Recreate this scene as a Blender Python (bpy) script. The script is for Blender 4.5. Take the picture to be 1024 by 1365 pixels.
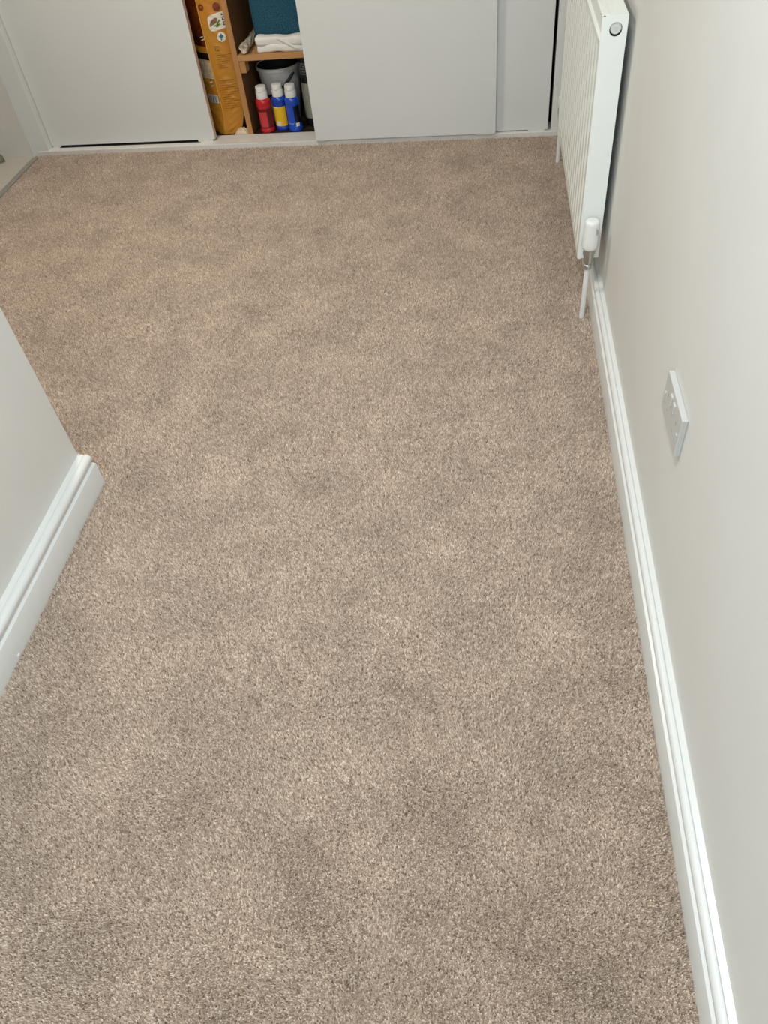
import bpy, bmesh, math, random
import numpy as np
from mathutils import Vector, Matrix

# ---------------------------------------------------------------- clear
for o in list(bpy.data.objects):
    bpy.data.objects.remove(o, do_unlink=True)
scene = bpy.context.scene
COL = scene.collection
random.seed(7)

# ---------------------------------------------------------------- camera
H = 1.37                                    # height of the lens above the carpet
cam_data = bpy.data.cameras.new('camera')
cam = bpy.data.objects.new('camera', cam_data)
COL.objects.link(cam)
cam_data.sensor_fit = 'HORIZONTAL'
cam_data.sensor_width = 36.0
cam_data.lens = 1011.0 / 1024.0 * 36.0
cam_data.clip_start = 0.02
RC = ((0.99145411, 0.01017622, -0.13005841),
      (0.09551572, -0.73567283, 0.67056859),
      (-0.08885659, -0.67726061, -0.73035784))
m = Matrix.Identity(4)
for i in range(3):
    m[i][0], m[i][1], m[i][2] = RC[i][0], -RC[i][1], -RC[i][2]
m[0][3], m[1][3], m[2][3] = 0.0, 0.0, H
cam.matrix_world = m
scene.camera = cam

# ---------------------------------------------------------------- light
scene.view_settings.view_transform = 'Standard'
scene.view_settings.look = 'None'
scene.view_settings.gamma = 1.0
scene.view_settings.use_curve_mapping = False
scene.view_settings.exposure = 0.10

world = bpy.data.worlds.new('world')
scene.world = world
world.use_nodes = True
world.node_tree.nodes['Background'].inputs[0].default_value = (0.75, 0.85, 1.0, 1)
world.node_tree.nodes['Background'].inputs[1].default_value = 0.3


def area(name, loc, target, size, power, color, shape='DISK', size_y=None):
    d = bpy.data.lights.new(name, 'AREA')
    d.shape = shape
    d.size = size
    if size_y:
        d.size_y = size_y
    d.energy = power
    d.color = color
    o = bpy.data.objects.new(name, d)
    COL.objects.link(o)
    o.location = loc
    o.rotation_euler = (Vector(target) - Vector(loc)).to_track_quat('-Z', 'Y').to_euler()
    return o


# ceiling lamp over the passage, warm ceiling lamp in the wider end, daylight from a window behind
area('ceiling_lamp_light', (-0.26, 0.80, 2.36), (-0.26, 0.80, 0), 0.40, 24, (0.90, 0.96, 1.0))
area('far_ceiling_lamp_light', (-1.40, 2.50, 2.36), (-1.40, 2.50, 0), 0.35, 22, (1.0, 0.91, 0.78))
area('window_daylight', (-0.32, -1.30, 1.55), (-0.50, 1.4, 0.3), 0.9, 20, (0.82, 0.94, 1.0), 'RECTANGLE', 1.2)

# ---------------------------------------------------------------- materials
MATS = {}


def mat(name, col, rough=0.5, var=0.0, var_scale=20.0, bump=0.0, bump_scale=200.0, spec=0.5,
        metal=0.0, trans=0.0, col2=None, stretch=(1, 1, 1), emit=None, alpha=1.0):
    """Principled material with a procedural colour variation and fine relief."""
    if name in MATS:
        return MATS[name]
    M = bpy.data.materials.new(name)
    M.use_nodes = True
    nt = M.node_tree
    b = nt.nodes['Principled BSDF']
    b.inputs['Roughness'].default_value = rough
    b.inputs['Metallic'].default_value = metal
    b.inputs['Specular IOR Level'].default_value = spec
    b.inputs['Transmission Weight'].default_value = trans
    b.inputs['Alpha'].default_value = alpha
    tc = nt.nodes.new('ShaderNodeTexCoord')
    mp = nt.nodes.new('ShaderNodeMapping')
    mp.inputs['Scale'].default_value = stretch
    nt.links.new(tc.outputs['Object'], mp.inputs['Vector'])
    n = nt.nodes.new('ShaderNodeTexNoise')
    n.inputs['Scale'].default_value = var_scale
    n.inputs['Detail'].default_value = 4
    nt.links.new(mp.outputs['Vector'], n.inputs['Vector'])
    mx = nt.nodes.new('ShaderNodeMix')
    mx.data_type = 'RGBA'
    c1 = [c * (1 - var) for c in col]
    c2 = [min(1, c * (1 + var)) for c in (col2 or col)]
    mx.inputs[6].default_value = (*c1, 1)
    mx.inputs[7].default_value = (*c2, 1)
    rr = nt.nodes.new('ShaderNodeMapRange')
    rr.inputs[1].default_value = 0.3
    rr.inputs[2].default_value = 0.7
    nt.links.new(n.outputs['Fac'], rr.inputs[0])
    nt.links.new(rr.outputs[0], mx.inputs[0])
    nt.links.new(mx.outputs[2], b.inputs['Base Color'])
    if bump > 0:
        n2 = nt.nodes.new('ShaderNodeTexNoise')
        n2.inputs['Scale'].default_value = bump_scale
        n2.inputs['Detail'].default_value = 3
        nt.links.new(mp.outputs['Vector'], n2.inputs['Vector'])
        bp = nt.nodes.new('ShaderNodeBump')
        bp.inputs['Strength'].default_value = bump
        bp.inputs['Distance'].default_value = 0.002
        nt.links.new(n2.outputs['Fac'], bp.inputs['Height'])
        nt.links.new(bp.outputs[0], b.inputs['Normal'])
    MATS[name] = M
    return M


def srgb(r, g, b):
    f = lambda c: (c / 255 / 12.92) if c / 255 <= 0.04045 else ((c / 255 + 0.055) / 1.055) ** 2.4
    return (f(r), f(g), f(b))


WALL = mat('wall_paint', (0.70, 0.695, 0.665), 0.6, 0.015, 6, 0.06, 260, 0.35)
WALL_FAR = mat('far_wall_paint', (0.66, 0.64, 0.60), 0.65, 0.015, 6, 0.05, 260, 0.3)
CEIL = mat('ceiling_paint', (0.78, 0.77, 0.74), 0.8, 0.01, 5, 0.05, 200, 0.2)
GLOSS = mat('white_wood_gloss', (0.71, 0.72, 0.70), 0.30, 0.008, 9, 0.0, 60, 0.5)
DOORP = mat('door_satin_paint', (0.72, 0.735, 0.725), 0.42, 0.012, 4, 0.04, 180, 0.4)
PLINTH = mat('plinth_paint', (0.72, 0.70, 0.66), 0.45, 0.05, 30, 0.05, 100, 0.4)
RAD = mat('radiator_enamel', (0.875, 0.915, 0.885), 0.25, 0.006, 10, 0.0, 10, 0.5)
PIPE = mat('white_pipe_plastic', (0.80, 0.80, 0.78), 0.35, 0.02, 30, 0.0, 10, 0.5)
CHROME = mat('brushed_nickel', (0.55, 0.55, 0.52), 0.28, 0.06, 80, 0.05, 300, 0.5, metal=0.9)
SOCKET = mat('socket_plastic', (0.55, 0.555, 0.535), 0.3, 0.006, 20, 0.0, 10, 0.5)
DARKFILL = mat('dark_fill', (0.03, 0.03, 0.03), 0.6, 0.1)
PINE = mat('pine_board', srgb(196, 148, 98), 0.55, 0.10, 6, 0.06, 120, 0.3, col2=srgb(172, 122, 76), stretch=(8, 8, 0.6))
PINE_H = mat('pine_board_lengthwise', srgb(200, 154, 104), 0.55, 0.10, 6, 0.06, 120, 0.3, col2=srgb(178, 128, 80), stretch=(0.6, 8, 8))
CHIP = mat('raw_board_edge', srgb(222, 194, 176), 0.8, 0.14, 160, 0.15, 260, 0.2)
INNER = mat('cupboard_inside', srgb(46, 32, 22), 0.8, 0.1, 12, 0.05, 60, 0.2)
HALLF = mat('pale_hard_floor', srgb(190, 184, 172), 0.35, 0.04, 4, 0.03, 40, 0.4, stretch=(1, 6, 1))
STRIP = mat('threshold_metal', (0.42, 0.40, 0.36), 0.4, 0.1, 60, 0.05, 200, 0.5, metal=0.6)

# ---------------------------------------------------------------- mesh helpers


def link(name, me, material=None, parent=None, smooth=False, mw=None):
    o = bpy.data.objects.new(name, me)
    COL.objects.link(o)
    if material:
        for mm in (material if isinstance(material, (list, tuple)) else [material]):
            me.materials.append(mm)
    if smooth:
        me.polygons.foreach_set('use_smooth', [True] * len(me.polygons))
    if parent:
        o.parent = parent
    if mw is not None:
        o.matrix_local = mw
    return o


def from_bm(name, bm, material=None, parent=None, smooth=False, mw=None):
    bmesh.ops.recalc_face_normals(bm, faces=bm.faces)
    me = bpy.data.meshes.new(name)
    bm.to_mesh(me)
    bm.free()
    return link(name, me, material, parent, smooth, mw)


def add_box(bm, lo, hi, bevel=0.0, seg=2):
    r = bmesh.ops.create_cube(bm, size=1.0)
    vs = r['verts']
    for v in vs:
        v.co = Vector([lo[i] + (v.co[i] + 0.5) * (hi[i] - lo[i]) for i in range(3)])
    if bevel > 0:
        es = list({e for v in vs for e in v.link_edges})
        bmesh.ops.bevel(bm, geom=es, offset=bevel, segments=seg, affect='EDGES', profile=0.5)


def box(name, lo, hi, material, parent=None, bevel=0.0, mw=None):
    bm = bmesh.new()
    add_box(bm, lo, hi, bevel)
    return from_bm(name, bm, material, parent, mw=mw)


def add_lathe(bm, prof, c=(0, 0), seg=28, cap=True):
    rings = []
    for r, z in prof:
        rings.append([bm.verts.new((c[0] + r * math.cos(2 * math.pi * k / seg),
                                    c[1] + r * math.sin(2 * math.pi * k / seg), z)) for k in range(seg)])
    for a, b in zip(rings, rings[1:]):
        for k in range(seg):
            bm.faces.new((a[k], a[(k + 1) % seg], b[(k + 1) % seg], b[k]))
    if cap:
        bm.faces.new(rings[0][::-1])
        bm.faces.new(rings[-1])


def lathe(name, prof, material, parent=None, seg=28, cap=True, c=(0, 0), mw=None):
    bm = bmesh.new()
    add_lathe(bm, prof, c, seg, cap)
    o = from_bm(name, bm, material, parent, mw=mw)
    auto_smooth(o)
    return o


def auto_smooth(o, ang=40):
    me = o.data
    me.polygons.foreach_set('use_smooth', [True] * len(me.polygons))
    try:
        me.set_sharp_from_angle(angle=math.radians(ang))
    except Exception:
        pass


def add_tube(bm, pts, r, seg=12):
    pts = [Vector(p) for p in pts]
    rings = []
    for i, p in enumerate(pts):
        t = (pts[min(i + 1, len(pts) - 1)] - pts[max(i - 1, 0)]).normalized()
        ref = Vector((0, 0, 1)) if abs(t.z) < 0.9 else Vector((1, 0, 0))
        a = t.cross(ref).normalized()
        b = t.cross(a)
        rr = r[i] if isinstance(r, (list, tuple)) else r
        rings.append([bm.verts.new(p + rr * (a * math.cos(2 * math.pi * k / seg) + b * math.sin(2 * math.pi * k / seg))) for k in range(seg)])
    for A, B in zip(rings, rings[1:]):
        for k in range(seg):
            bm.faces.new((A[k], A[(k + 1) % seg], B[(k + 1) % seg], B[k]))
    bm.faces.new(rings[0][::-1])
    bm.faces.new(rings[-1])


def tube(name, pts, r, material, parent=None, seg=12, mw=None):
    bm = bmesh.new()
    add_tube(bm, pts, r, seg)
    o = from_bm(name, bm, material, parent, mw=mw)
    auto_smooth(o)
    return o


def empty(name, loc=(0, 0, 0), rz=0.0):
    o = bpy.data.objects.new(name, None)
    COL.objects.link(o)
    o.empty_display_size = 0.05
    o.location = loc
    o.rotation_euler = (0, 0, rz)
    return o


def tag(o, label=None, cat=None, group=None, kind=None):
    if label:
        o['label'] = label
    if cat:
        o['category'] = cat
    if group:
        o['group'] = group
    if kind:
        o['kind'] = kind
    return o


def struct(o, label=None, cat=None):
    return tag(o, label, cat, kind='structure')


# ---------------------------------------------------------------- room shell
XR = 0.351                                  # face of the right wall
XL = -1.050                                 # face of the partition on the left
YP = 1.3613                                 # end of the partition
ZC = 2.40
XFL = -2.178                                # line of the far left opening
# cupboard frame: u runs along its front, v into it
ANG = -math.atan(0.0353)
O2 = Vector((0.216 * H, 2.558 * H, 0))
CUP = Matrix.Translation(O2) @ Matrix.Rotation(ANG, 4, 'Z')


def cup(u, v, z):
    return CUP @ Vector((u, v, z))


struct(box('wall_right', (XR, -1.4, -0.03), (XR + 0.12, 4.4, ZC), WALL), 'off-white painted wall on the right behind the radiator', 'wall')
bm = bmesh.new()
add_box(bm, (XL - 0.12, -1.4, -0.03), (XL, YP, ZC), 0.004)
struct(from_bm('wall_partition', bm, WALL), 'off-white partition wall ending in a sharp corner on the left', 'wall')
struct(box('wall_left', (XFL - 0.12, -1.4, -0.03), (XFL, 2.70, ZC), WALL), 'off-white wall beyond the partition', 'wall')
bm = bmesh.new()
add_box(bm, (-1.05 - 2.2, 0.0, -0.03), (-2.493, 0.10, ZC))
add_box(bm, (-2.493, 0.0, 2.02), (0.06, 0.10, ZC))
struct(from_bm('wall_back', bm, WALL_FAR, mw=CUP), 'shaded off-white wall left of the fitted cupboard', 'wall')
struct(box('wall_hall', (-3.25, 2.0, -0.03), (-3.15, 3.75, ZC), WALL_FAR), 'wall of the side opening at far left', 'wall')
bm = bmesh.new()
add_box(bm, (-1.17, -1.5, -0.03), (-0.86, -1.4, ZC))
add_box(bm, (0.16, -1.5, -0.03), (0.47, -1.4, ZC))
add_box(bm, (-0.86, -1.5, -0.03), (0.16, -1.4, 0.92))
add_box(bm, (-0.86, -1.5, 2.18), (0.16, -1.4, ZC))
add_box(bm, (-2.3, -1.5, -0.03), (-1.17, -1.4, ZC))
struct(from_bm('wall_front', bm, WALL), 'off-white wall with a window behind the viewer', 'wall')
struct(box('ceiling', (-3.25, -1.5, ZC), (0.5, 4.4, ZC + 0.05), CEIL), 'white painted ceiling', 'ceiling')

# ---------------------------------------------------------------- carpet
PILE = -0.0065                              # pile tips reach z = 0, backing lies below


def carpet_material(name, use_attr):
    M = bpy.data.materials.new(name)
    M.use_nodes = True
    nt = M.node_tree
    L = nt.links.new
    b = nt.nodes['Principled BSDF']
    b.inputs['Roughness'].default_value = 0.95
    b.inputs['Specular IOR Level'].default_value = 0.1
    b.inputs['Sheen Weight'].default_value = 0.25
    b.inputs['Sheen Roughness'].default_value = 0.5
    b.inputs['Sheen Tint'].default_value = (1, 0.95, 0.9, 1)
    tc = nt.nodes.new('ShaderNodeTexCoord')
    ramp = nt.nodes.new('ShaderNodeValToRGB')
    e = ramp.color_ramp.elements
    e[0].position = 0.0
    e[0].color = (*CARPET_DARK, 1)
    e[1].position = 1.0
    e[1].color = (*CARPET_LIGHT, 1)
    mid = e.new(0.5)
    mid.color = (*CARPET_MID, 1)
    if use_attr:
        a = nt.nodes.new('ShaderNodeAttribute')
        a.attribute_name = 'tint'
        L(a.outputs['Fac'], ramp.inputs[0])
    else:
        v = nt.nodes.new('ShaderNodeTexNoise')
        v.inputs['Scale'].default_value = 300
        v.inputs['Detail'].default_value = 1
        L(tc.outputs['Object'], v.inputs['Vector'])
        L(v.outputs['Fac'], ramp.inputs[0])
    # pile brushed different ways: soft patches
    n = nt.nodes.new('ShaderNodeTexNoise')
    n.inputs['Scale'].default_value = 6.0
    n.inputs['Detail'].default_value = 5
    n.inputs['Roughness'].default_value = 0.6
    L(tc.outputs['Object'], n.inputs['Vector'])
    mr = nt.nodes.new('ShaderNodeMapRange')
    mr.inputs[1].default_value = 0.32
    mr.inputs[2].default_value = 0.68
    mr.inputs[3].default_value = 0.86
    mr.inputs[4].default_value = 1.10
    L(n.outputs['Fac'], mr.inputs[0])
    mul = nt.nodes.new('ShaderNodeMix')
    mul.data_type = 'RGBA'
    mul.blend_type = 'MULTIPLY'
    mul.inputs[0].default_value = 1.0
    L(ramp.outputs[0], mul.inputs[6])
    L(mr.outputs[0], mul.inputs[7])
    L(mul.outputs[2], b.inputs['Base Color'])
    return M


CARPET_DARK = (0.16, 0.112, 0.080)
CARPET_MID = (0.49, 0.380, 0.295)
CARPET_LIGHT = (0.90, 0.78, 0.66)
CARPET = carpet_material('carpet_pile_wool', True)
CARPET_BASE = carpet_material('carpet_backing_wool', False)

bm = bmesh.new()
add_box(bm, (XFL, -1.45, -0.03), (XR + 0.02, 3.62, PILE))
struct(from_bm('floor', bm, CARPET_BASE), 'beige carpeted floor', 'floor')
struct(box('floor_hall', (-3.2, 2.0, -0.03), (XFL, 3.62, -0.001), HALLF), 'pale grey hard floor beyond the carpet edge at far left', 'floor')
bm = bmesh.new()
add_box(bm, (XFL - 0.004, 2.70, -0.02), (XFL + 0.022, 3.565, 0.003), 0.002)
struct(from_bm('trim_1', bm, STRIP), 'thin grey threshold strip along the far left carpet edge', 'trim')


def tufts():
    rng = np.random.default_rng(11)
    P, S = [], []

    def zone(x0, x1, y0, y1, sp, scale):
        nx, ny = int((x1 - x0) / sp), int((y1 - y0) / sp)
        X, Y = np.meshgrid(x0 + (np.arange(nx) + 0.5) * (x1 - x0) / nx, y0 + (np.arange(ny) + 0.5) * (y1 - y0) / ny)
        pts = np.stack([X.ravel(), Y.ravel()], 1) + rng.uniform(-0.45, 0.45, (nx * ny, 2)) * sp
        P.append(pts)
        S.append(np.full(len(pts), scale))
    xr = 0.324
    zone(-1.013, xr, 0.12, 0.70, 0.0024, 0.76)
    zone(-1.013, xr, 0.70, 1.361, 0.0028, 0.86)
    zone(-1.66, xr, 1.361, 2.00, 0.0033, 1.0)
    zone(-2.05, xr, 2.00, 2.70, 0.0040, 1.18)
    zone(-2.155, xr, 2.70, 3.60, 0.0046, 1.32)
    P = np.concatenate(P)
    S = np.concatenate(S)
    # keep clear of the rotated plinth at the far end
    yb = O2.y + (P[:, 0] - O2.x) * math.tan(ANG)
    k = P[:, 1] < yb - 0.001
    P, S = P[k], S[k]
    N = len(P)

    def field(seed, wl, n=40):
        r = np.random.default_rng(seed)
        out = np.zeros(N)
        for _ in range(n):
            th = r.uniform(0, 2 * np.pi)
            w = 2 * np.pi / (wl * r.uniform(0.5, 2.0))
            out += np.sin(w * (P[:, 0] * np.cos(th) + P[:, 1] * np.sin(th)) + r.uniform(0, 6.28))
        return out / math.sqrt(n / 2)
    lx = 0.0008 * field(1, 0.20) + rng.normal(0, 0.0013, N)
    ly = 0.0008 * field(2, 0.20) + rng.normal(0, 0.0013, N)
    hgt = rng.uniform(0.0055, 0.0078, N)
    rad = rng.uniform(0.0022, 0.0030, N) * S
    a0 = rng.uniform(0, 2 * np.pi, N)
    co = np.zeros((N, 4, 3), np.float32)
    for j in range(3):
        co[:, j, 0] = P[:, 0] + rad * np.cos(a0 + j * 2.0944)
        co[:, j, 1] = P[:, 1] + rad * np.sin(a0 + j * 2.0944)
        co[:, j, 2] = PILE - 0.0008
    co[:, 3, 0] = P[:, 0] + lx * S
    co[:, 3, 1] = P[:, 1] + ly * S
    co[:, 3, 2] = PILE + hgt
    idx = np.arange(N)[:, None] * 4
    tri = np.concatenate([idx + np.array([[0, 1, 3]]), idx + np.array([[1, 2, 3]]), idx + np.array([[2, 0, 3]])], 1).reshape(-1)
    me = bpy.data.meshes.new('carpet_pile')
    me.vertices.add(N * 4)
    me.vertices.foreach_set('co', co.reshape(-1))
    nt_ = N * 3
    me.loops.add(nt_ * 3)
    me.loops.foreach_set('vertex_index', tri.astype(np.int32))
    me.polygons.add(nt_)
    me.polygons.foreach_set('loop_start', np.arange(nt_, dtype=np.int32) * 3)
    at = me.attributes.new('tint', 'FLOAT', 'POINT')
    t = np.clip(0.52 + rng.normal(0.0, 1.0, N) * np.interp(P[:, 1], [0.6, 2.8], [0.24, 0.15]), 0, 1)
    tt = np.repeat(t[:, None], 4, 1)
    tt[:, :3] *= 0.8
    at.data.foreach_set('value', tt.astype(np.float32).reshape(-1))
    me.update()
    return me


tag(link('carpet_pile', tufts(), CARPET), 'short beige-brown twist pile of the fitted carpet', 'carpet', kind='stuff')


# ---------------------------------------------------------------- skirting boards
def skirting(name, y0, y1, xwall, side, T, label, chips=()):
    """Torus profile; side = +1 sticks out towards +X."""
    k = T / 0.0358
    prof = [(0.0, -0.012), (0.0358, -0.012), (0.0362, 0.0645), (0.0352, 0.0665), (0.0275, 0.0690), (0.0262, 0.0715),
            (0.0285, 0.0745), (0.0315, 0.0790), (0.0328, 0.0835), (0.0322, 0.0880), (0.0300, 0.0920), (0.0262, 0.0948),
            (0.0215, 0.0960), (0.0165, 0.0958), (0.0152, 0.0938), (0.0138, 0.0960), (0.0, 0.0985)]
    bm = bmesh.new()
    A = [bm.verts.new((xwall + side * t * k, y0, z)) for t, z in prof]
    B = [bm.verts.new((xwall + side * t * k, y1, z)) for t, z in prof]
    n = len(prof)
    for i in range(n - 1):
        bm.faces.new((A[i], A[i + 1], B[i + 1], B[i]))
    bm.faces.new((A[-1], A[0], B[0], B[-1]))
    bm.faces.new(A)
    bm.faces.new(B)
    o = from_bm(name, bm, GLOSS)
    auto_smooth(o, 28)
    return struct(o, label, 'skirting board')


skirting('baseboard_right', -1.4, 3.49, XR, -1, XR - 0.3247, 'white moulded skirting board along the right wall')
bl = skirting('baseboard_left', -1.4, YP, XL, 1, 0.0358, 'white moulded skirting board on the left partition')

lathe('paint_nib', [(0.0, 0.0025), (0.003, 0.0022), (0.0055, 0.0008), (0.006, -0.002)], GLOSS, bl, 12, False,
      mw=Matrix.Translation((-1.0140, 0.8144, 0.0040)) @ Matrix.Rotation(math.pi / 2, 4, 'Y'))

# ---------------------------------------------------------------- fitted cupboard
cupb = empty('fitted_cupboard')
cupb.matrix_world = CUP
tag(cupb, 'white fitted cupboard with sliding doors, the middle gap showing shelves', 'cupboard')
VF = 0.110                                  # front of the inner shelving
ZF = 0.012                                  # inner floor
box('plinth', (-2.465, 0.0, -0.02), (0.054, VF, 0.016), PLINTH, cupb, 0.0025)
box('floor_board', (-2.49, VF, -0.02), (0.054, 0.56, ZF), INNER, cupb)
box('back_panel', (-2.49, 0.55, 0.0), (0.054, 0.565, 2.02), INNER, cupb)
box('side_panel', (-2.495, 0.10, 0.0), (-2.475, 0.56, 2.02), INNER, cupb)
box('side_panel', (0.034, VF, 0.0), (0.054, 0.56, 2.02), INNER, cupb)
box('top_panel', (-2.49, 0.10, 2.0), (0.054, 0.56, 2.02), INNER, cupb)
box('frame_post', (-2.493, 0.004, -0.02), (-2.401, 0.10, 2.02), DOORP, cupb, 0.002)
box('frame_post', (-0.023, 0.004, 0.010), (0.054, 0.10, 2.02), DOORP, cupb, 0.002)


box('gap_shade_strip', (-2.36, 0.036, 0.0150), (-1.64, 0.072, 0.0164), DARKFILL, cupb)  # dark strip painted in as the shade in the gap under the left door


def sliding_door(u0, u1, v0, v1, z0, edge=True):
    bm = bmesh.new()
    add_box(bm, (u0, v0, z0), (u1, v1, 2.0), 0.0012)
    d = from_bm('sliding_door', bm, DOORP, cupb)
    if edge:
        box('edge_strip', (u1 - 0.0004, v0 + 0.0012, z0 + 0.002), (u1 + 0.0012, v1 - 0.0012, 1.998), CHIP, d)
    for a, b in ((u0 + 0.004, u0 + 0.045), (u1 - 0.085, u1 - 0.012)):
        box('glide', (a, v0 + 0.001, 0.0155), (b, v1 - 0.001, z0 + 0.002), PLINTH, d, 0.001)
    return d


sliding_door(-2.399, -1.566, 0.041, 0.070, 0.0250)['label'] = 'left sliding door panel with bare chipboard edge'
sliding_door(-1.069, -0.261, -0.010, 0.006, 0.0195, False)['label'] = 'right sliding door panel standing furthest forward'
sliding_door(-0.60, -0.036, 0.016, 0.032, 0.0195, False)['label'] = 'narrow visible door panel behind the right door'
SHADEB = mat('shaded_board_brown', srgb(122, 86, 54), 0.7, 0.12, 6, 0.06, 120, 0.2, col2=srgb(104, 70, 42), stretch=(8, 8, 0.6))  # darker board tone: shade painted into the sides of the upright
up = box('upright', (-1.422, VF + 0.004, ZF), (-1.399, 0.50, 1.10), SHADEB, cupb)
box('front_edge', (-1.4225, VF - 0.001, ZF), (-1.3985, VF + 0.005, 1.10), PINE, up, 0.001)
up['label'] = 'upright board with shade painted brown on its sides, pine front edge'
sh = box('shelf', (-1.399, VF, 0.324), (-0.80, 0.50, 0.347), PINE_H, cupb, 0.001)
sh['label'] = 'pine shelf board'
box('cleat', (-1.399, VF + 0.004, 0.275), (-1.372, 0.165, 0.324), PINE, cupb, 0.001)
box('upright', (-0.80, VF, ZF), (-0.777, 0.50, 1.10), PINE, cupb, 0.001)

# ---------------------------------------------------------------- radiator
rad = empty('radiator', (0.2713, 2.144, 0.168))
tag(rad, 'white fluted panel radiator hung on the right wall with valve and pipes', 'radiator')
RL, RH, RT = 1.02, 0.634, 0.061             # length, height, thickness


def radiator_front():
    bm = bmesh.new()
    pitch = 0.060
    n0 = 0.012
    ys = [0.0, 0.003]
    y = n0
    prof = [(0, 0), (0.018, 0), (0.023, 0.0055), (0.026, 0.007), (0.041, 0.007), (0.044, 0.0055), (0.049, 0)]
    pts = [(0.0, 0.003), (0.001, 0.001), (0.003, 0.0)]
    while y + pitch < RL - 0.012:
        for dy, dx in prof:
            pts.append((y + dy, dx))
        y += pitch
    pts += [(RL - 0.003, 0.0), (RL - 0.001, 0.001), (RL, 0.003)]
    zs = [(0.0, 0.003, 0), (0.002, 0.0, 0), (0.028, 0.0, 0), (0.044, 0.0, 1), (RH - 0.088, 0.0, 1), (RH - 0.072, 0.0, 0), (RH - 0.058, 0.0, 0),
          (RH - 0.053, 0.0070, 0), (RH - 0.034, 0.0070, 0), (RH - 0.032, 0.0, 0), (RH - 0.002, 0.0, 0), (RH, 0.003, 0)]
    rows = []
    for z, off, k in zs:
        rows.append([bm.verts.new((max(dx * k if 0.003 < yy < RL - 0.003 else dx, off if (off < 0.005 or 0.011 < yy < RL - 0.011) else 0.0), yy, z)) for yy, dx in pts])
    for a, b in zip(rows, rows[1:]):
        for i in range(len(pts) - 1):
            bm.faces.new((a[i], a[i + 1], b[i + 1], b[i]))
    # thickness
    back = [bm.verts.new((0.011, yy, z)) for yy, z in ((0.0, 0.0), (RL, 0.0), (RL, RH), (0.0, RH))]
    bm.faces.new(back)
    bm.faces.new([rows[0][i] for i in range(len(pts))] + [back[1], back[0]])
    bm.faces.new([rows[-1][i] for i in range(len(pts))][::-1] + [back[3], back[2]])
    bm.faces.new([r[0] for r in rows] + [back[3], back[0]])
    bm.faces.new([r[-1] for r in rows][::-1] + [back[1], back[2]])
    o = from_bm('front_panel', bm, RAD, rad)
    auto_smooth(o, 35)
    return o


radiator_front()


def side_panel(y0, y1, hole):
    """end cover, with a round opening near the top"""
    bm = bmesh.new()
    x0, x1 = 0.0065, RT
    zc, xc, r = RH - 0.031, (x0 + x1) / 2 + 0.0005, 0.0155
    for yy, flip in ((y0, 0), (y1, 1)):
        zt, zb = RH, RH - 0.062
        n = 32
        inner = [bm.verts.new((xc + r * math.cos(2 * math.pi * k / n), yy, zc + r * math.sin(2 * math.pi * k / n))) for k in range(n)]
        outer = []
        for k in range(n):
            c, s = math.cos(2 * math.pi * k / n), math.sin(2 * math.pi * k / n)
            f = 1 / max(abs(c), abs(s))
            outer.append(bm.verts.new((xc + c * f * (x1 - x0) / 2, yy, zc + s * f * (zt - zb) / 2)))
        for k in range(n):
            bm.faces.new((inner[k], inner[(k + 1) % n], outer[(k + 1) % n], outer[k]))
        lo = [bm.verts.new(q) for q in ((x0, yy, zb), (x1, yy, zb), (x1, yy, 0.004), (x0, yy, 0.004))]
        bm.faces.new(lo)
        if flip == 0:
            f_in, f_out, f_lo = inner, outer, lo
        else:
            for k in range(n):
                bm.faces.new((f_in[k], f_in[(k + 1) % n], inner[(k + 1) % n], inner[k]))
            # outer rim
            for k in range(n):
                bm.faces.new((f_out[k], f_out[(k + 1) % n], outer[(k + 1) % n], outer[k]))
            for k in range(4):
                bm.faces.new((f_lo[k], f_lo[(k + 1) % 4], lo[(k + 1) % 4], lo[k]))
    bmesh.ops.remove_doubles(bm, verts=bm.verts, dist=0.00005)
    return from_bm('side_panel', bm, RAD, rad)


sp = side_panel(-0.0012, 0.0012, True)
side_panel(RL - 0.0012, RL + 0.0012, True)
# vent plug inside the opening
bm = bmesh.new()
add_lathe(bm, [(0.0135, -0.010), (0.0135, 0.0015), (0.0125, 0.0030), (0.0105, 0.0030), (0.0098, 0.0018), (0.0048, 0.0018), (0.0042, 0.0032), (0.0018, 0.0032), (0.0015, 0.0015)], seg=28)
vp = from_bm('vent_plug', bm, mat('vent_plug_plastic', (0.66, 0.68, 0.65), 0.3, 0.02), rad,
             mw=Matrix.Translation((0.0343, 0.004, RH - 0.029)) @ Matrix.Rotation(math.pi / 2, 4, 'X'))
auto_smooth(vp)
bm = bmesh.new()
add_lathe(bm, [(0.0200, -0.012), (0.0200, -0.009)], seg=24)
from_bm('vent_recess', bm, DARKFILL, rad, mw=Matrix.Translation((0.0343, 0.003, RH - 0.031)) @ Matrix.Rotation(math.pi / 2, 4, 'X'))
# top grille: frame rails with slots between cross bars
bm = bmesh.new()
add_box(bm, (0.0012, 0.0, RH - 0.004), (0.018, RL, RH + 0.0006), 0.0012)
add_box(bm, (RT - 0.012, 0.0, RH - 0.003), (RT, RL, RH), 0.0008)
add_box(bm, (0.030, 0.0, RH - 0.003), (0.036, RL, RH))
y = 0.0
while y < RL - 0.01:
    wd = 0.20 if y == 0.0 else 0.005
    add_box(bm, (0.017, y, RH - 0.0032), (RT - 0.011, min(y + wd, RL), RH - 0.0002))
    y += wd + (0.010 if y > 0 else 0.006)
from_bm('top_grille', bm, RAD, rad)
box('back_panel', (RT - 0.012, 0.003, 0.03), (RT - 0.003, RL - 0.003, RH - 0.03), RAD, rad)
for yy in (0.18, RL - 0.18):
    box('bracket', (RT - 0.004, yy - 0.02, 0.06), (XR - 0.2713, yy + 0.02, RH - 0.10), RAD, rad)
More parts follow.
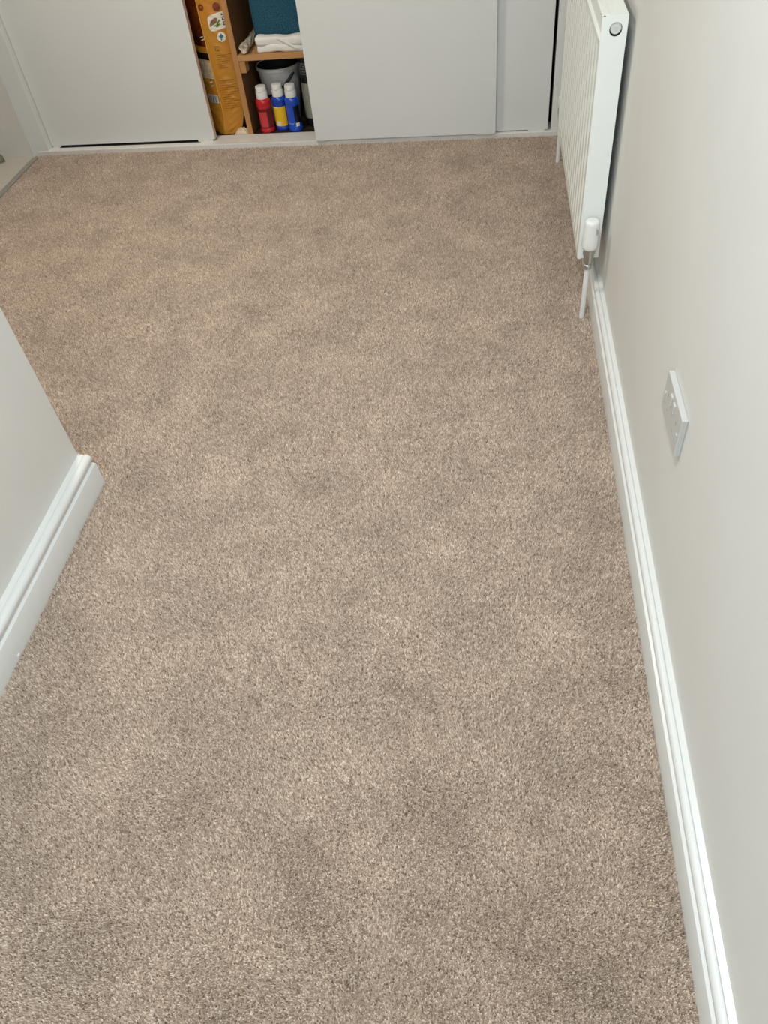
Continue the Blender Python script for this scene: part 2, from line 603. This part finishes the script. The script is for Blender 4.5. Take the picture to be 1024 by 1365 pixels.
# near valve (thermostatic) and pipe, far lockshield and pipe: local coordinates
px_, py_ = 0.0262, -0.046
zb = -0.168
valve = lathe('thermostatic_valve', [(0.0095, -0.006), (0.0120, -0.004), (0.0120, 0.008), (0.0100, 0.010), (0.0105, 0.014), (0.0140, 0.018), (0.0150, 0.040), (0.0170, 0.046), (0.0185, 0.066)],
              CHROME, rad, 20, c=(px_, py_))
valve['label'] = 'nickel valve body'
bm = bmesh.new()
add_tube(bm, [(px_, py_, 0.030), (px_, -0.018, 0.030), (px_, 0.012, 0.030)], 0.0105, 14)
add_tube(bm, [(px_, -0.030, 0.030), (px_, -0.012, 0.030)], 0.0145, 6)
from_bm('tailpiece', bm, CHROME, valve)
bm = bmesh.new()
seg = 36
prof = [(0.0205, 0.060), (0.0218, 0.061), (0.0236, 0.068), (0.0236, 0.084), (0.0224, 0.092), (0.0212, 0.132), (0.0206, 0.139), (0.0182, 0.1430), (0.0120, 0.1445), (0.0, 0.1450)]
rings = []
for r, z in prof[:-1]:
    ring = []
    for k in range(seg):
        rr = r
        if 0.065 < z < 0.086 and k % 3 == 0:
            rr -= 0.0014
        ring.append(bm.verts.new((px_ + rr * math.cos(2 * math.pi * k / seg), py_ + rr * math.sin(2 * math.pi * k / seg), z)))
    rings.append(ring)
for a, b in zip(rings, rings[1:]):
    for k in range(seg):
        bm.faces.new((a[k], a[(k + 1) % seg], b[(k + 1) % seg], b[k]))
bm.faces.new(rings[0][::-1])
bm.faces.new(rings[-1])
hd = from_bm('valve_head', bm, mat('valve_head_plastic', (0.82, 0.83, 0.80), 0.35, 0.005), valve)
auto_smooth(hd, 50)
hd['label'] = 'white ribbed thermostatic head'
for k in range(3):
    a = math.radians(-58 + k * 9)
    bm = bmesh.new()
    add_box(bm, (0.0206, -0.0005, 0.106), (0.0222, 0.0005, 0.127 - k * 0.004))
    from_bm('slot_mark', bm, mat('slot_grey', (0.20, 0.21, 0.21), 0.5), hd, mw=Matrix.Translation((px_, py_, 0)) @ Matrix.Rotation(a, 4, 'Z'))
p = tube('pipe', [(px_, py_, zb - 0.01), (px_, py_, zb + 0.05), (px_, py_, -0.002)], 0.0078, PIPE, rad, 16)
p['label'] = 'white plastic feed pipe'
fy = RL + 0.075
tube('pipe', [(0.0175, fy, zb - 0.01), (0.0175, fy, 0.0)], 0.0078, PIPE, rad, 16)
lv = lathe('lockshield_valve', [(0.0100, -0.006), (0.0125, -0.003), (0.0125, 0.012), (0.0150, 0.018), (0.0150, 0.040), (0.0120, 0.043)], CHROME, rad, 18, c=(0.0175, fy))
tube('tailpiece', [(0.0175, fy, 0.03), (0.0230, RL - 0.01, 0.03)], 0.0105, CHROME, lv, 12)
lathe('valve_cap', [(0.0150, 0.040), (0.0160, 0.042), (0.0150, 0.078), (0.010, 0.082)], MATS['valve_head_plastic'], lv, 18, c=(0.0175, fy))

# ---------------------------------------------------------------- socket
soc = empty('wall_socket', (XR, 1.118, 0.429))
tag(soc, 'white double plug socket on the right wall above the skirting board', 'socket')
bm = bmesh.new()
add_box(bm, (-0.0115, -0.0730, -0.0425), (0.0, 0.0730, 0.0425), 0.0018, 2)
from_bm('face_plate', bm, SOCKET, soc)
xf = -0.0115
for s in (-1, 1):
    box('rocker_switch', (xf - 0.0030, s * 0.0125 - 0.0065, 0.010), (xf + 0.001, s * 0.0125 + 0.0065, 0.031), SOCKET, soc, 0.0012)
    PH = mat('pin_hole_grey', (0.42, 0.42, 0.41), 0.6, 0.03)
    for dy, hy, z0, z1 in ((0, 0.003, 0.006, 0.015), (-0.0115, 0.003, -0.0185, -0.0145), (0.0115, 0.003, -0.0185, -0.0145)):
        box('pin_hole', (xf - 0.0003, s * 0.041 + dy - hy, z0), (xf + 0.004, s * 0.041 + dy + hy, z1), PH, soc)
    bm = bmesh.new()
    add_lathe(bm, [(0.0038, 0.0), (0.0038, 0.0010), (0.0030, 0.0016)], seg=14)
    from_bm('screw', bm, SOCKET, soc, mw=Matrix.Translation((xf, s * 0.0602, 0.0)) @ Matrix.Rotation(-math.pi / 2, 4, 'Y'))

# ---------------------------------------------------------------- things in the cupboard
def cup_empty(name, u, v, z, rz=0.0):
    e = empty(name)
    e.matrix_world = CUP @ Matrix.Translation((u, v, z)) @ Matrix.Rotation(rz, 4, 'Z')
    return e


# --- tall orange bag -------------------------------------------------------
bag = cup_empty('food_bag', -1.530, 0.128, ZF)
tag(bag, 'tall glossy orange printed food bag standing left of the pine upright', 'bag')
BAG_H = 0.74
# corners relative to the near fold: right corner, back corner, left corner
BC = [Vector((0.0, 0.0)), Vector((0.104, 0.022)), Vector((0.090, 0.135)), Vector((-0.105, 0.075))]


def bag_section(z):
    """corners of the bag at height z: tapered foot, fuller middle"""
    t = z / BAG_H
    k = min(1.0, z / 0.125)
    sh = 0.60 + 0.40 * (k ** 0.75)
    lean = Vector((0.010 * (1 - k), 0.0))
    c = [p.copy() for p in BC]
    # foot is narrower on the right, fold stays put
    c[1] = Vector((c[1].x * sh - 0.004 * (1 - k), c[1].y))
    c[2] = Vector((c[2].x * sh, c[2].y))
    c[0] = c[0] + Vector((-0.008 + 0.008 * math.cos(t * 2.2) - 0.014 * max(0.0, 1 - z / 0.08) , 0.004 * math.sin(t * 9)))
    return c


def bag_point(side, s, z, off=0.0):
    c = bag_section(z)
    a, b = c[side], c[(side + 1) % 4]
    p = a.lerp(b, s)
    d = (b - a)
    nrm = Vector((d.y, -d.x)).normalized()
    bul = 0.007 * math.sin(math.pi * s) * (0.4 + 0.6 * min(1, z / 0.1))
    amp = 0.0018 if z < 0.24 else 0.0008
    wr = amp * math.sin(z * 230 + 3.1 * math.sin(s * 5 + z * 9) + side) * math.sin(math.pi * min(1, max(0, s)))
    wr += 0.0010 * math.sin(z * 95 + s * 11 + side * 2)
    p = p + nrm * (bul + wr * math.sin(math.pi * s) + off)
    return Vector((p.x, p.y, z))


bm = bmesh.new()
NZ, NS = 110, 12
rings = []
for i in range(NZ + 1):
    z = BAG_H * i / NZ
    rings.append([bm.verts.new(bag_point(k // NS, (k % NS) / NS, z)) for k in range(4 * NS)])
for a, b in zip(rings, rings[1:]):
    for k in range(4 * NS):
        bm.faces.new((a[k], a[(k + 1) % (4 * NS)], b[(k + 1) % (4 * NS)], b[k]))
bm.faces.new(rings[0][::-1])
bm.faces.new(rings[-1])
BAGM = mat('orange_bag_film', srgb(206, 146, 52), 0.34, 0.14, 9, 0.3, 60, 0.5, col2=srgb(190, 122, 36), stretch=(1, 1, 2))
bo = from_bm('bag_body', bm, BAGM, bag)
auto_smooth(bo, 40)


def bag_patch(name, side, s0, s1, z0, z1, material, off=0.0012, ns=6, nz=10, slant=0.0, shape=None, parent=None):
    bm = bmesh.new()
    V = {}
    for i in range(ns + 1):
        for j in range(nz + 1):
            a, b = i / ns, j / nz
            s = s0 + (s1 - s0) * a
            z = z0 + (z1 - z0) * b + slant * (a - 0.5)
            V[i, j] = bm.verts.new(bag_point(side, s, z, off))
    for i in range(ns):
        for j in range(nz):
            a, b = (i + 0.5) / ns, (j + 0.5) / nz
            if shape and not shape(a, b):
                continue
            bm.faces.new((V[i, j], V[i + 1, j], V[i + 1, j + 1], V[i, j + 1]))
    for v in [v for v in bm.verts if not v.link_faces]:
        bm.verts.remove(v)
    o = from_bm(name, bm, material, parent or bag)
    auto_smooth(o, 40)
    return o


INK = mat('brown_ink', srgb(120, 78, 26), 0.45, 0.05)
DINK = mat('dark_ink', srgb(60, 58, 56), 0.45, 0.05)
LABW = mat('label_white_film', srgb(232, 226, 208), 0.4, 0.03, 40)
MAROON = mat('maroon_film', srgb(82, 30, 12), 0.28, 0.35, 22, 0.2, 70, 0.5, col2=srgb(112, 50, 20))
NUT = mat('nut_print', srgb(128, 54, 24), 0.4, 0.25, 120, 0, 1)
WHEATB = mat('picture_brown', srgb(140, 104, 66), 0.4, 0.2, 150)
WHEATG = mat('picture_green', srgb(96, 112, 52), 0.4, 0.2, 150)
TEALI = mat('teal_ink', srgb(28, 112, 134), 0.4, 0.05)
BLACKF = mat('black_film', srgb(30, 24, 22), 0.3, 0.05)
CLEAR = mat('pale_crinkled_film', srgb(206, 178, 138), 0.22, 0.20, 60, 0.5, 90, 0.6, col2=srgb(224, 200, 168))
BARW = mat('barcode_white', srgb(210, 214, 214), 0.4, 0.02)
# front panel prints
rr_ = lambda a, b: (max(0, .28 - a) / .28) ** 2 + (max(0, .3 - b, b - .7) / .3) ** 2 < 1
lab = bag_patch('picture_label', 0, 0.28, 0.985, 0.432, 0.494, LABW, 0.0012, 40, 40, 0.012, rr_)
bag_patch('picture_print', 0, 0.32, 0.66, 0.450, 0.478, WHEATB, 0.0018, 40, 40, 0.020, lambda a, b: (a - .5) ** 2 / .25 + (b - .45) ** 2 / .2 < 1 and b > 0.15, lab)
bag_patch('picture_print', 0, 0.46, 0.74, 0.443, 0.454, WHEATG, 0.0022, 40, 40, 0.006, lambda a, b: math.sin(a * 9) * .4 + .5 < b + .35 and b < .9, lab)
bag_patch('picture_print', 0, 0.60, 0.74, 0.452, 0.470, WHEATG, 0.0022, 40, 40, 0.0, lambda a, b: abs(a - b) < .28, lab)
for k in range(5):
    zz = 0.448 + k * 0.0092
    bag_patch('lettering', 0, 0.83, 0.95, zz, zz + 0.0030, DINK, 0.0020, 4, 2, 0.0015, None, lab)
    bag_patch('lettering', 0, 0.83 + 0.08 * (k % 2), 0.87 + 0.08 * (k % 2), zz, zz + 0.0068, DINK, 0.0021, 2, 3, 0.0, None, lab)
bd = bag_patch('round_badge', 0, 0.50, 0.84, 0.386, 0.424, LABW, 0.0012, 40, 40, 0.0, lambda a, b: (a - .5) ** 2 + (b - .5) ** 2 < .245)
bag_patch('badge_symbol', 0, 0.57, 0.77, 0.391, 0.420, TEALI, 0.0018, 40, 40, 0.0,
          lambda a, b: (abs(a - .5) < .22 and b < .6 and not (b < .35 and abs(a - .56) < .07)) or (b >= .5 and abs(a - .5) < (1 - b) * 1.0), bd)
bag_patch('nut_picture', 0, 0.04, 0.24, 0.508, 0.533, NUT, 0.0012, 40, 40, 0.0, lambda a, b: (a - .5) ** 2 + (b - .5) ** 2 < .25 and (a - .5) ** 2 + (b - .55) ** 2 > .02)
bag_patch('nut_picture', 0, 0.58, 0.86, 0.500, 0.533, NUT, 0.0012, 40, 40, 0.0, lambda a, b: (a - .5) ** 2 + (b - .5) ** 2 < .25)
for z0, s0, s1 in ((0.369, .30, .50), (0.361, .31, .34), (0.354, .31, .50), (0.358, .40, .43)):
    bag_patch('lettering', 0, s0, s1, z0 - (0.006 if s1 - s0 < .1 else 0), z0 + 0.0022, INK, 0.0012, 3, 2)
tx = bag_patch('small_print', 0, 0.32, 0.94, 0.335, 0.3365, INK, 0.0012, 12, 1)
for k in range(19):
    z0 = (0.327 - k * 0.0085) if k < 6 else (0.232 - (k - 6) * 0.0098)
    s0 = 0.30 if k < 6 else 0.12 + 0.02 * (k % 3)
    s1 = random.uniform(0.66, 0.95)
    bag_patch('small_print', 0, s0, s1, z0, z0 + 0.0014, INK, 0.0012, 12, 1, random.uniform(-0.001, 0.003), None, tx)
bag_patch('corner_seam', 0, -0.012, 0.012, 0.02, 0.735, mat('seam_film', srgb(226, 176, 92), 0.3, 0.08, 40), 0.0010, 1, 70)
# left (gusset) panel: side 3 runs from the left corner (s=0) to the near fold (s=1)
bag_patch('dark_panel', 3, 0.05, 0.985, 0.372, 0.737, MAROON, 0.0010, 8, 40)
bag_patch('black_band', 3, 0.05, 0.985, 0.318, 0.346, BLACKF, 0.0012, 8, 5)
bag_patch('window_film', 3, 0.05, 0.985, 0.246, 0.318, CLEAR, 0.0012, 8, 14)
bag_patch('fold_highlight', 3, 0.30, 0.98, 0.2405, 0.2445, LABW, 0.0026, 6, 2, 0.002)
for z0, s0 in ((0.408, .80), (0.398, .84), (0.224, .70), (0.208, .72)):
    bag_patch('lettering', 3, s0, s0 + 0.16, z0, z0 + 0.004, LABW, 0.0016, 4, 3, 0.006)
bc = bag_patch('barcode', 3, 0.42, 0.93, 0.136, 0.170, BARW, 0.0012, 6, 6)
for k in range(7):
    s0 = 0.46 + k * 0.064
    bag_patch('barcode_bar', 3, s0, s0 + (0.034 if k % 2 else 0.02), 0.139, 0.167, DINK, 0.0018, 1, 5, 0.0, None, bc)

# --- pale packet at the foot of the bag ---------------------------------------
pk = cup_empty('folded_packet', -1.458, 0.137, ZF)
tag(pk, 'small pale crumpled packet on the cupboard floor beside the orange bag', 'packet')
bm = bmesh.new()
g = {}
for i in range(13):
    for j in range(9):
        a, b = i / 12 * 2 - 1, j / 8 * 2 - 1
        hh = 0.020 * (1 - abs(a) ** 2.5) * (1 - abs(b) ** 3) + 0.004 * math.sin(i * 1.9 + j * 2.3)
        g[i, j] = bm.verts.new((a * 0.034, b * 0.022, max(0.001, hh + 0.003)))
for i in range(12):
    for j in range(8):
        bm.faces.new((g[i, j], g[i + 1, j], g[i + 1, j + 1], g[i, j + 1]))
bord = [g[i, 0] for i in range(13)] + [g[12, j] for j in range(1, 9)] + [g[i, 8] for i in range(11, -1, -1)] + [g[0, j] for j in range(7, 0, -1)]
low = [bm.verts.new((v.co.x, v.co.y, 0.0)) for v in bord]
for k in range(len(bord)):
    bm.faces.new((bord[k], bord[(k + 1) % len(bord)], low[(k + 1) % len(bord)], low[k]))
bm.faces.new(low)
from_bm('packet_body', bm, mat('packet_paper', srgb(214, 196, 168), 0.6, 0.08, 60, 0.2, 120), pk)


# --- paint bottles -------------------------------------------------------------
def wrap_label(name, r, a0, a1, z0, z1, material, parent, off=0.0005, n=14):
    bm = bmesh.new()
    A = [(bm.verts.new(((r + off) * math.cos(math.radians(a0 + (a1 - a0) * k / n)), (r + off) * math.sin(math.radians(a0 + (a1 - a0) * k / n)), z0)),
          bm.verts.new(((r + off) * math.cos(math.radians(a0 + (a1 - a0) * k / n)), (r + off) * math.sin(math.radians(a0 + (a1 - a0) * k / n)), z1))) for k in range(n + 1)]
    for p, q in zip(A, A[1:]):
        bm.faces.new((p[0], q[0], q[1], p[1]))
    o = from_bm(name, bm, material, parent)
    auto_smooth(o, 60)
    return o


CAPW = mat('bottle_cap_white', (0.78, 0.78, 0.74), 0.35, 0.02)


def bottle(u, v, body_mat, label, rz=0.0):
    b = cup_empty('paint_bottle', u, v, ZF, rz)
    tag(b, label, 'bottle', 'paint bottles under the shelf')
    lathe('bottle_body', [(0.0282, 0.0), (0.0334, 0.003), (0.0343, 0.009), (0.0338, 0.016), (0.0321, 0.020), (0.0320, 0.108), (0.0324, 0.112), (0.0340, 0.116),
                          (0.0342, 0.132), (0.0329, 0.139), (0.0282, 0.145), (0.0226, 0.148), (0.0221, 0.152)], body_mat, b, 32)
    c = lathe('cap', [(0.0250, 0.146), (0.0262, 0.147), (0.0262, 0.172), (0.0250, 0.175), (0.0240, 0.1755)], CAPW, b, 32)
    lathe('flip_top', [(0.0243, 0.1755), (0.0246, 0.177), (0.0240, 0.194), (0.0225, 0.197), (0.0150, 0.198)], CAPW, c, 32)
    box('thumb_tab', (-0.008, -0.0275, 0.1765), (0.008, -0.022, 0.181), CAPW, c, 0.001)
    return b


RED = mat('red_bottle_plastic', srgb(196, 34, 44), 0.25, 0.03, 20)
BLUE = mat('blue_bottle_plastic', srgb(30, 66, 168), 0.22, 0.04, 20)
BLUE2 = mat('bright_blue_bottle_plastic', srgb(32, 78, 190), 0.22, 0.04, 20)
b1 = bottle(-1.334, 0.150, RED, 'red paint bottle with white cap, leftmost under the shelf')
l1 = wrap_label('bottle_label', 0.0321, -168, -8, 0.022, 0.106, mat('dark_red_label', srgb(104, 20, 28), 0.35, 0.06, 60), b1)
wrap_label('label_print', 0.0321, -138, -62, 0.028, 0.094, mat('pink_red_print', srgb(206, 72, 76), 0.35, 0.28, 160, col2=srgb(190, 52, 56)), l1, 0.0009)
b2 = bottle(-1.263, 0.170, BLUE, 'blue paint bottle with yellow label, middle of the three bottles')
l2 = wrap_label('bottle_label', 0.0321, -160, -30, 0.022, 0.106, mat('yellow_label', srgb(232, 184, 36), 0.35, 0.05, 90), b2)
wrap_label('label_print', 0.0321, -128, -88, 0.024, 0.044, mat('label_cream', srgb(226, 218, 196), 0.4, 0.04), l2, 0.0009)
wrap_label('label_print', 0.0321, -134, -98, 0.101, 0.106, MATS['label_cream'], l2, 0.0009)
b3 = bottle(-1.197, 0.152, BLUE2, 'bright blue paint bottle with dark side label, rightmost of the three bottles')
l3 = wrap_label('bottle_label', 0.0321, -76, 30, 0.036, 0.114, mat('navy_label', srgb(14, 18, 44), 0.3, 0.05), b3)
wrap_label('label_print', 0.0321, -70, -40, 0.024, 0.040, LABW, l3, 0.0012)
wrap_label('label_print', 0.0321, -140, -86, 0.036, 0.0385, mat('pale_blue_print', srgb(150, 180, 226), 0.3, 0.03), b3, 0.0009)

# --- bucket --------------------------------------------------------------------
bk = cup_empty('bucket', -1.281, 0.318, ZF)
tag(bk, 'pale grey plastic bucket with black handle behind the bottles', 'bucket')
BUCK = mat('bucket_plastic', srgb(206, 204, 198), 0.45, 0.03, 14)
lathe('bucket_body', [(0.070, 0.0), (0.074, 0.004), (0.098, 0.222), (0.1035, 0.224), (0.1045, 0.236), (0.102, 0.240), (0.098, 0.238), (0.095, 0.225), (0.072, 0.008), (0.0, 0.007)], BUCK, bk, 48, True)
lathe('inner_shade', [(0.0970, 0.2365), (0.0945, 0.2250), (0.0730, 0.0100), (0.0, 0.0095)], mat('bucket_shade_dark', srgb(26, 24, 24), 0.7, 0.1, 30), bk, 48, False)  # near-black inner skin, painted in as shade inside the bucket
pr = math.radians(-38)
piv = Vector((0.104 * math.cos(pr), 0.104 * math.sin(pr), 0.216))
lathe('pivot_boss', [(0.008, -0.006), (0.008, 0.005), (0.005, 0.007)], BUCK, bk, 16,
      mw=Matrix.Translation(piv) @ Matrix.Rotation(pr, 4, 'Z') @ Matrix.Rotation(math.pi / 2, 4, 'Y'))
pts = []
for k in range(25):
    t = k / 24
    ang = pr - math.pi * t
    z = 0.216 - 0.092 * math.sin(math.pi * t)
    r = 0.1085 - 0.006 * math.sin(math.pi * t)
    pts.append((r * math.cos(ang), r * math.sin(ang), z))
tube('handle', pts, 0.0058, mat('black_handle_plastic', srgb(24, 24, 26), 0.4, 0.1), bk, 10)

# --- canister at the right edge of the opening --------------------------------------
cn = cup_empty('canister', -1.112, 0.225, ZF)
tag(cn, 'black canister with pale grey label partly hidden by the right sliding door', 'canister')
BLK = mat('black_canister_plastic', srgb(26, 26, 28), 0.35, 0.1)
lathe('canister_body', [(0.044, 0.0), (0.0475, 0.004), (0.0475, 0.190), (0.0455, 0.196), (0.0455, 0.204), (0.0475, 0.210), (0.0475, 0.275), (0.042, 0.290), (0.020, 0.296), (0.018, 0.305)], BLK, cn, 36)
wrap_label('paper_label', 0.0475, -185, -20, 0.036, 0.186, mat('grey_label', srgb(168, 168, 154), 0.5, 0.22, 14, col2=srgb(128, 128, 116), stretch=(6, 6, 0.5)), cn)
for k in range(5):
    z0 = 0.222 + k * 0.0105
    wrap_label('label_print', 0.0475, -172 + 5 * (k % 2), -100, z0, z0 + 0.006, mat('pale_print', srgb(150, 156, 164), 0.4, 0.3, 200, col2=srgb(60, 64, 70)), cn)

# --- teal fabric box and white cloth on the shelf ------------------------------------
ZS = 0.347


def soft_block(name, lo, hi, rnd, nx, ny, nz, fn, material, parent):
    """rounded block with a displacement function fn(p, n) -> offset"""
    bm = bmesh.new()
    add_box(bm, lo, hi)
    bmesh.ops.subdivide_edges(bm, edges=[e for e in bm.edges if abs(e.verts[0].co.x - e.verts[1].co.x) > 1e-6], cuts=nx, use_grid_fill=True)
    bmesh.ops.subdivide_edges(bm, edges=[e for e in bm.edges if abs(e.verts[0].co.y - e.verts[1].co.y) > 1e-6], cuts=ny, use_grid_fill=True)
    bmesh.ops.subdivide_edges(bm, edges=[e for e in bm.edges if abs(e.verts[0].co.z - e.verts[1].co.z) > 1e-6], cuts=nz, use_grid_fill=True)
    for v in bm.verts:
        q = Vector([min(max(v.co[i], lo[i] + rnd), hi[i] - rnd) for i in range(3)])
        d = v.co - q
        n = d.normalized() if d.length > 1e-6 else Vector((0, 0, 1))
        v.co = q + n * rnd + n * fn(v.co, n)
    o = from_bm(name, bm, material, parent)
    auto_smooth(o, 80)
    return o


TEAL = mat('teal_woven_fabric', srgb(34, 74, 92), 0.9, 0.35, 300, 0.9, 300, 0.15, col2=srgb(46, 88, 106))
tb = cup_empty('fabric_storage_box', -1.190, 0.292, ZS)
tag(tb, 'teal woven fabric storage box standing on the pine shelf', 'storage box')
soft_block('box_body', (-0.136, -0.110, 0.0), (0.136, 0.110, 0.34), 0.016, 14, 12, 16,
           lambda p, n: 0.004 * math.sin(p.z * 18 + p.x * 9) * 0.5 + 0.003 * math.cos(p.x * 10), TEAL, tb)
box('rim_band', (-0.139, -0.113, 0.30), (0.139, 0.113, 0.335), TEAL, tb, 0.006)

CLOTH = mat('white_cotton', (0.80, 0.78, 0.74), 0.9, 0.03, 30, 0.35, 300, 0.1)
wc = cup_empty('folded_cloth', -1.185, 0.144, ZS)
tag(wc, 'white folded cloth on the shelf in front of the teal box', 'cloth')
soft_block('lower_fold', (-0.122, -0.026, 0.0), (0.122, 0.024, 0.034), 0.012, 30, 8, 6,
           lambda p, n: 0.0022 * math.sin(p.x * 34 + p.z * 60) + 0.0012 * math.sin(p.x * 90 + 1), CLOTH, wc)
soft_block('upper_fold', (-0.123, -0.027, 0.024), (0.120, 0.024, 0.062), 0.013, 30, 8, 6,
           lambda p, n: 0.0030 * math.sin(p.x * 26 - p.z * 50 + 1.2) + 0.0014 * math.sin(p.x * 70 + p.z * 60), CLOTH, wc)
bm = bmesh.new()
g = [[None] * 5 for _ in range(13)]
for i in range(13):
    for j in range(5):
        t = i / 12
        x = -0.015 + 0.075 * t + (j - 2) * 0.006
        z = 0.054 - 0.040 * t
        g[i][j] = bm.verts.new((x, -0.0292 - 0.0022 * math.cos((j - 2) * 0.75), z))
for i in range(12):
    for j in range(4):
        bm.faces.new((g[i][j], g[i + 1][j], g[i + 1][j + 1], g[i][j + 1]))
o = from_bm('crease_fold', bm, CLOTH, wc)
auto_smooth(o, 80)

# --- rolled film lying on the shelf ---------------------------------------------------
rl = cup_empty('plastic_roll', -1.366, 0.112, ZS)
tag(rl, 'crumpled translucent grey plastic roll lying at the left end of the shelf', 'roll')
bm = bmesh.new()
nr, nk = 26, 18
rings = []
for i in range(nr + 1):
    t = i / nr
    ring = []
    for k in range(nk):
        a = 2 * math.pi * k / nk
        r = 0.0195 + 0.0022 * math.sin(a * 3 + t * 9) + 0.0016 * math.sin(a * 5 - t * 23) - (0.004 if i in (0, nr) else 0)
        r *= (1.12 - 0.25 * min(1, t * 5))
        ring.append(bm.verts.new((r * math.cos(a) - 0.003 * t, 0.001 + 0.26 * t, 0.0225 + r * math.sin(a) * 0.96)))
    rings.append(ring)
for a, b in zip(rings, rings[1:]):
    for k in range(nk):
        bm.faces.new((a[k], a[(k + 1) % nk], b[(k + 1) % nk], b[k]))
c0 = bm.verts.new((0, 0.010, 0.0225))
for k in range(nk):
    bm.faces.new((rings[0][(k + 1) % nk], rings[0][k], c0))
bm.faces.new(rings[-1])
from_bm('roll_body', bm, mat('grey_plastic_film', srgb(176, 160, 138), 0.35, 0.25, 70, 0.5, 120, 0.5, col2=srgb(206, 194, 176)), rl)

# --- little object at the far left picture edge ------------------------------------------
ds = empty('door_stop', (-2.338, 3.535, -0.001))
tag(ds, 'small grey-green rounded stop on the pale floor at the left picture edge', 'door stop')
RUB = mat('grey_green_rubber', srgb(120, 122, 104), 0.7, 0.25, 120, 0.3, 200)
lathe('rubber_body', [(0.020, 0.0), (0.022, 0.003), (0.021, 0.022), (0.016, 0.032), (0.008, 0.035)], RUB, ds, 20)
lathe('base_disc', [(0.025, 0.0), (0.025, 0.0025), (0.022, 0.003)], STRIP, ds, 20)
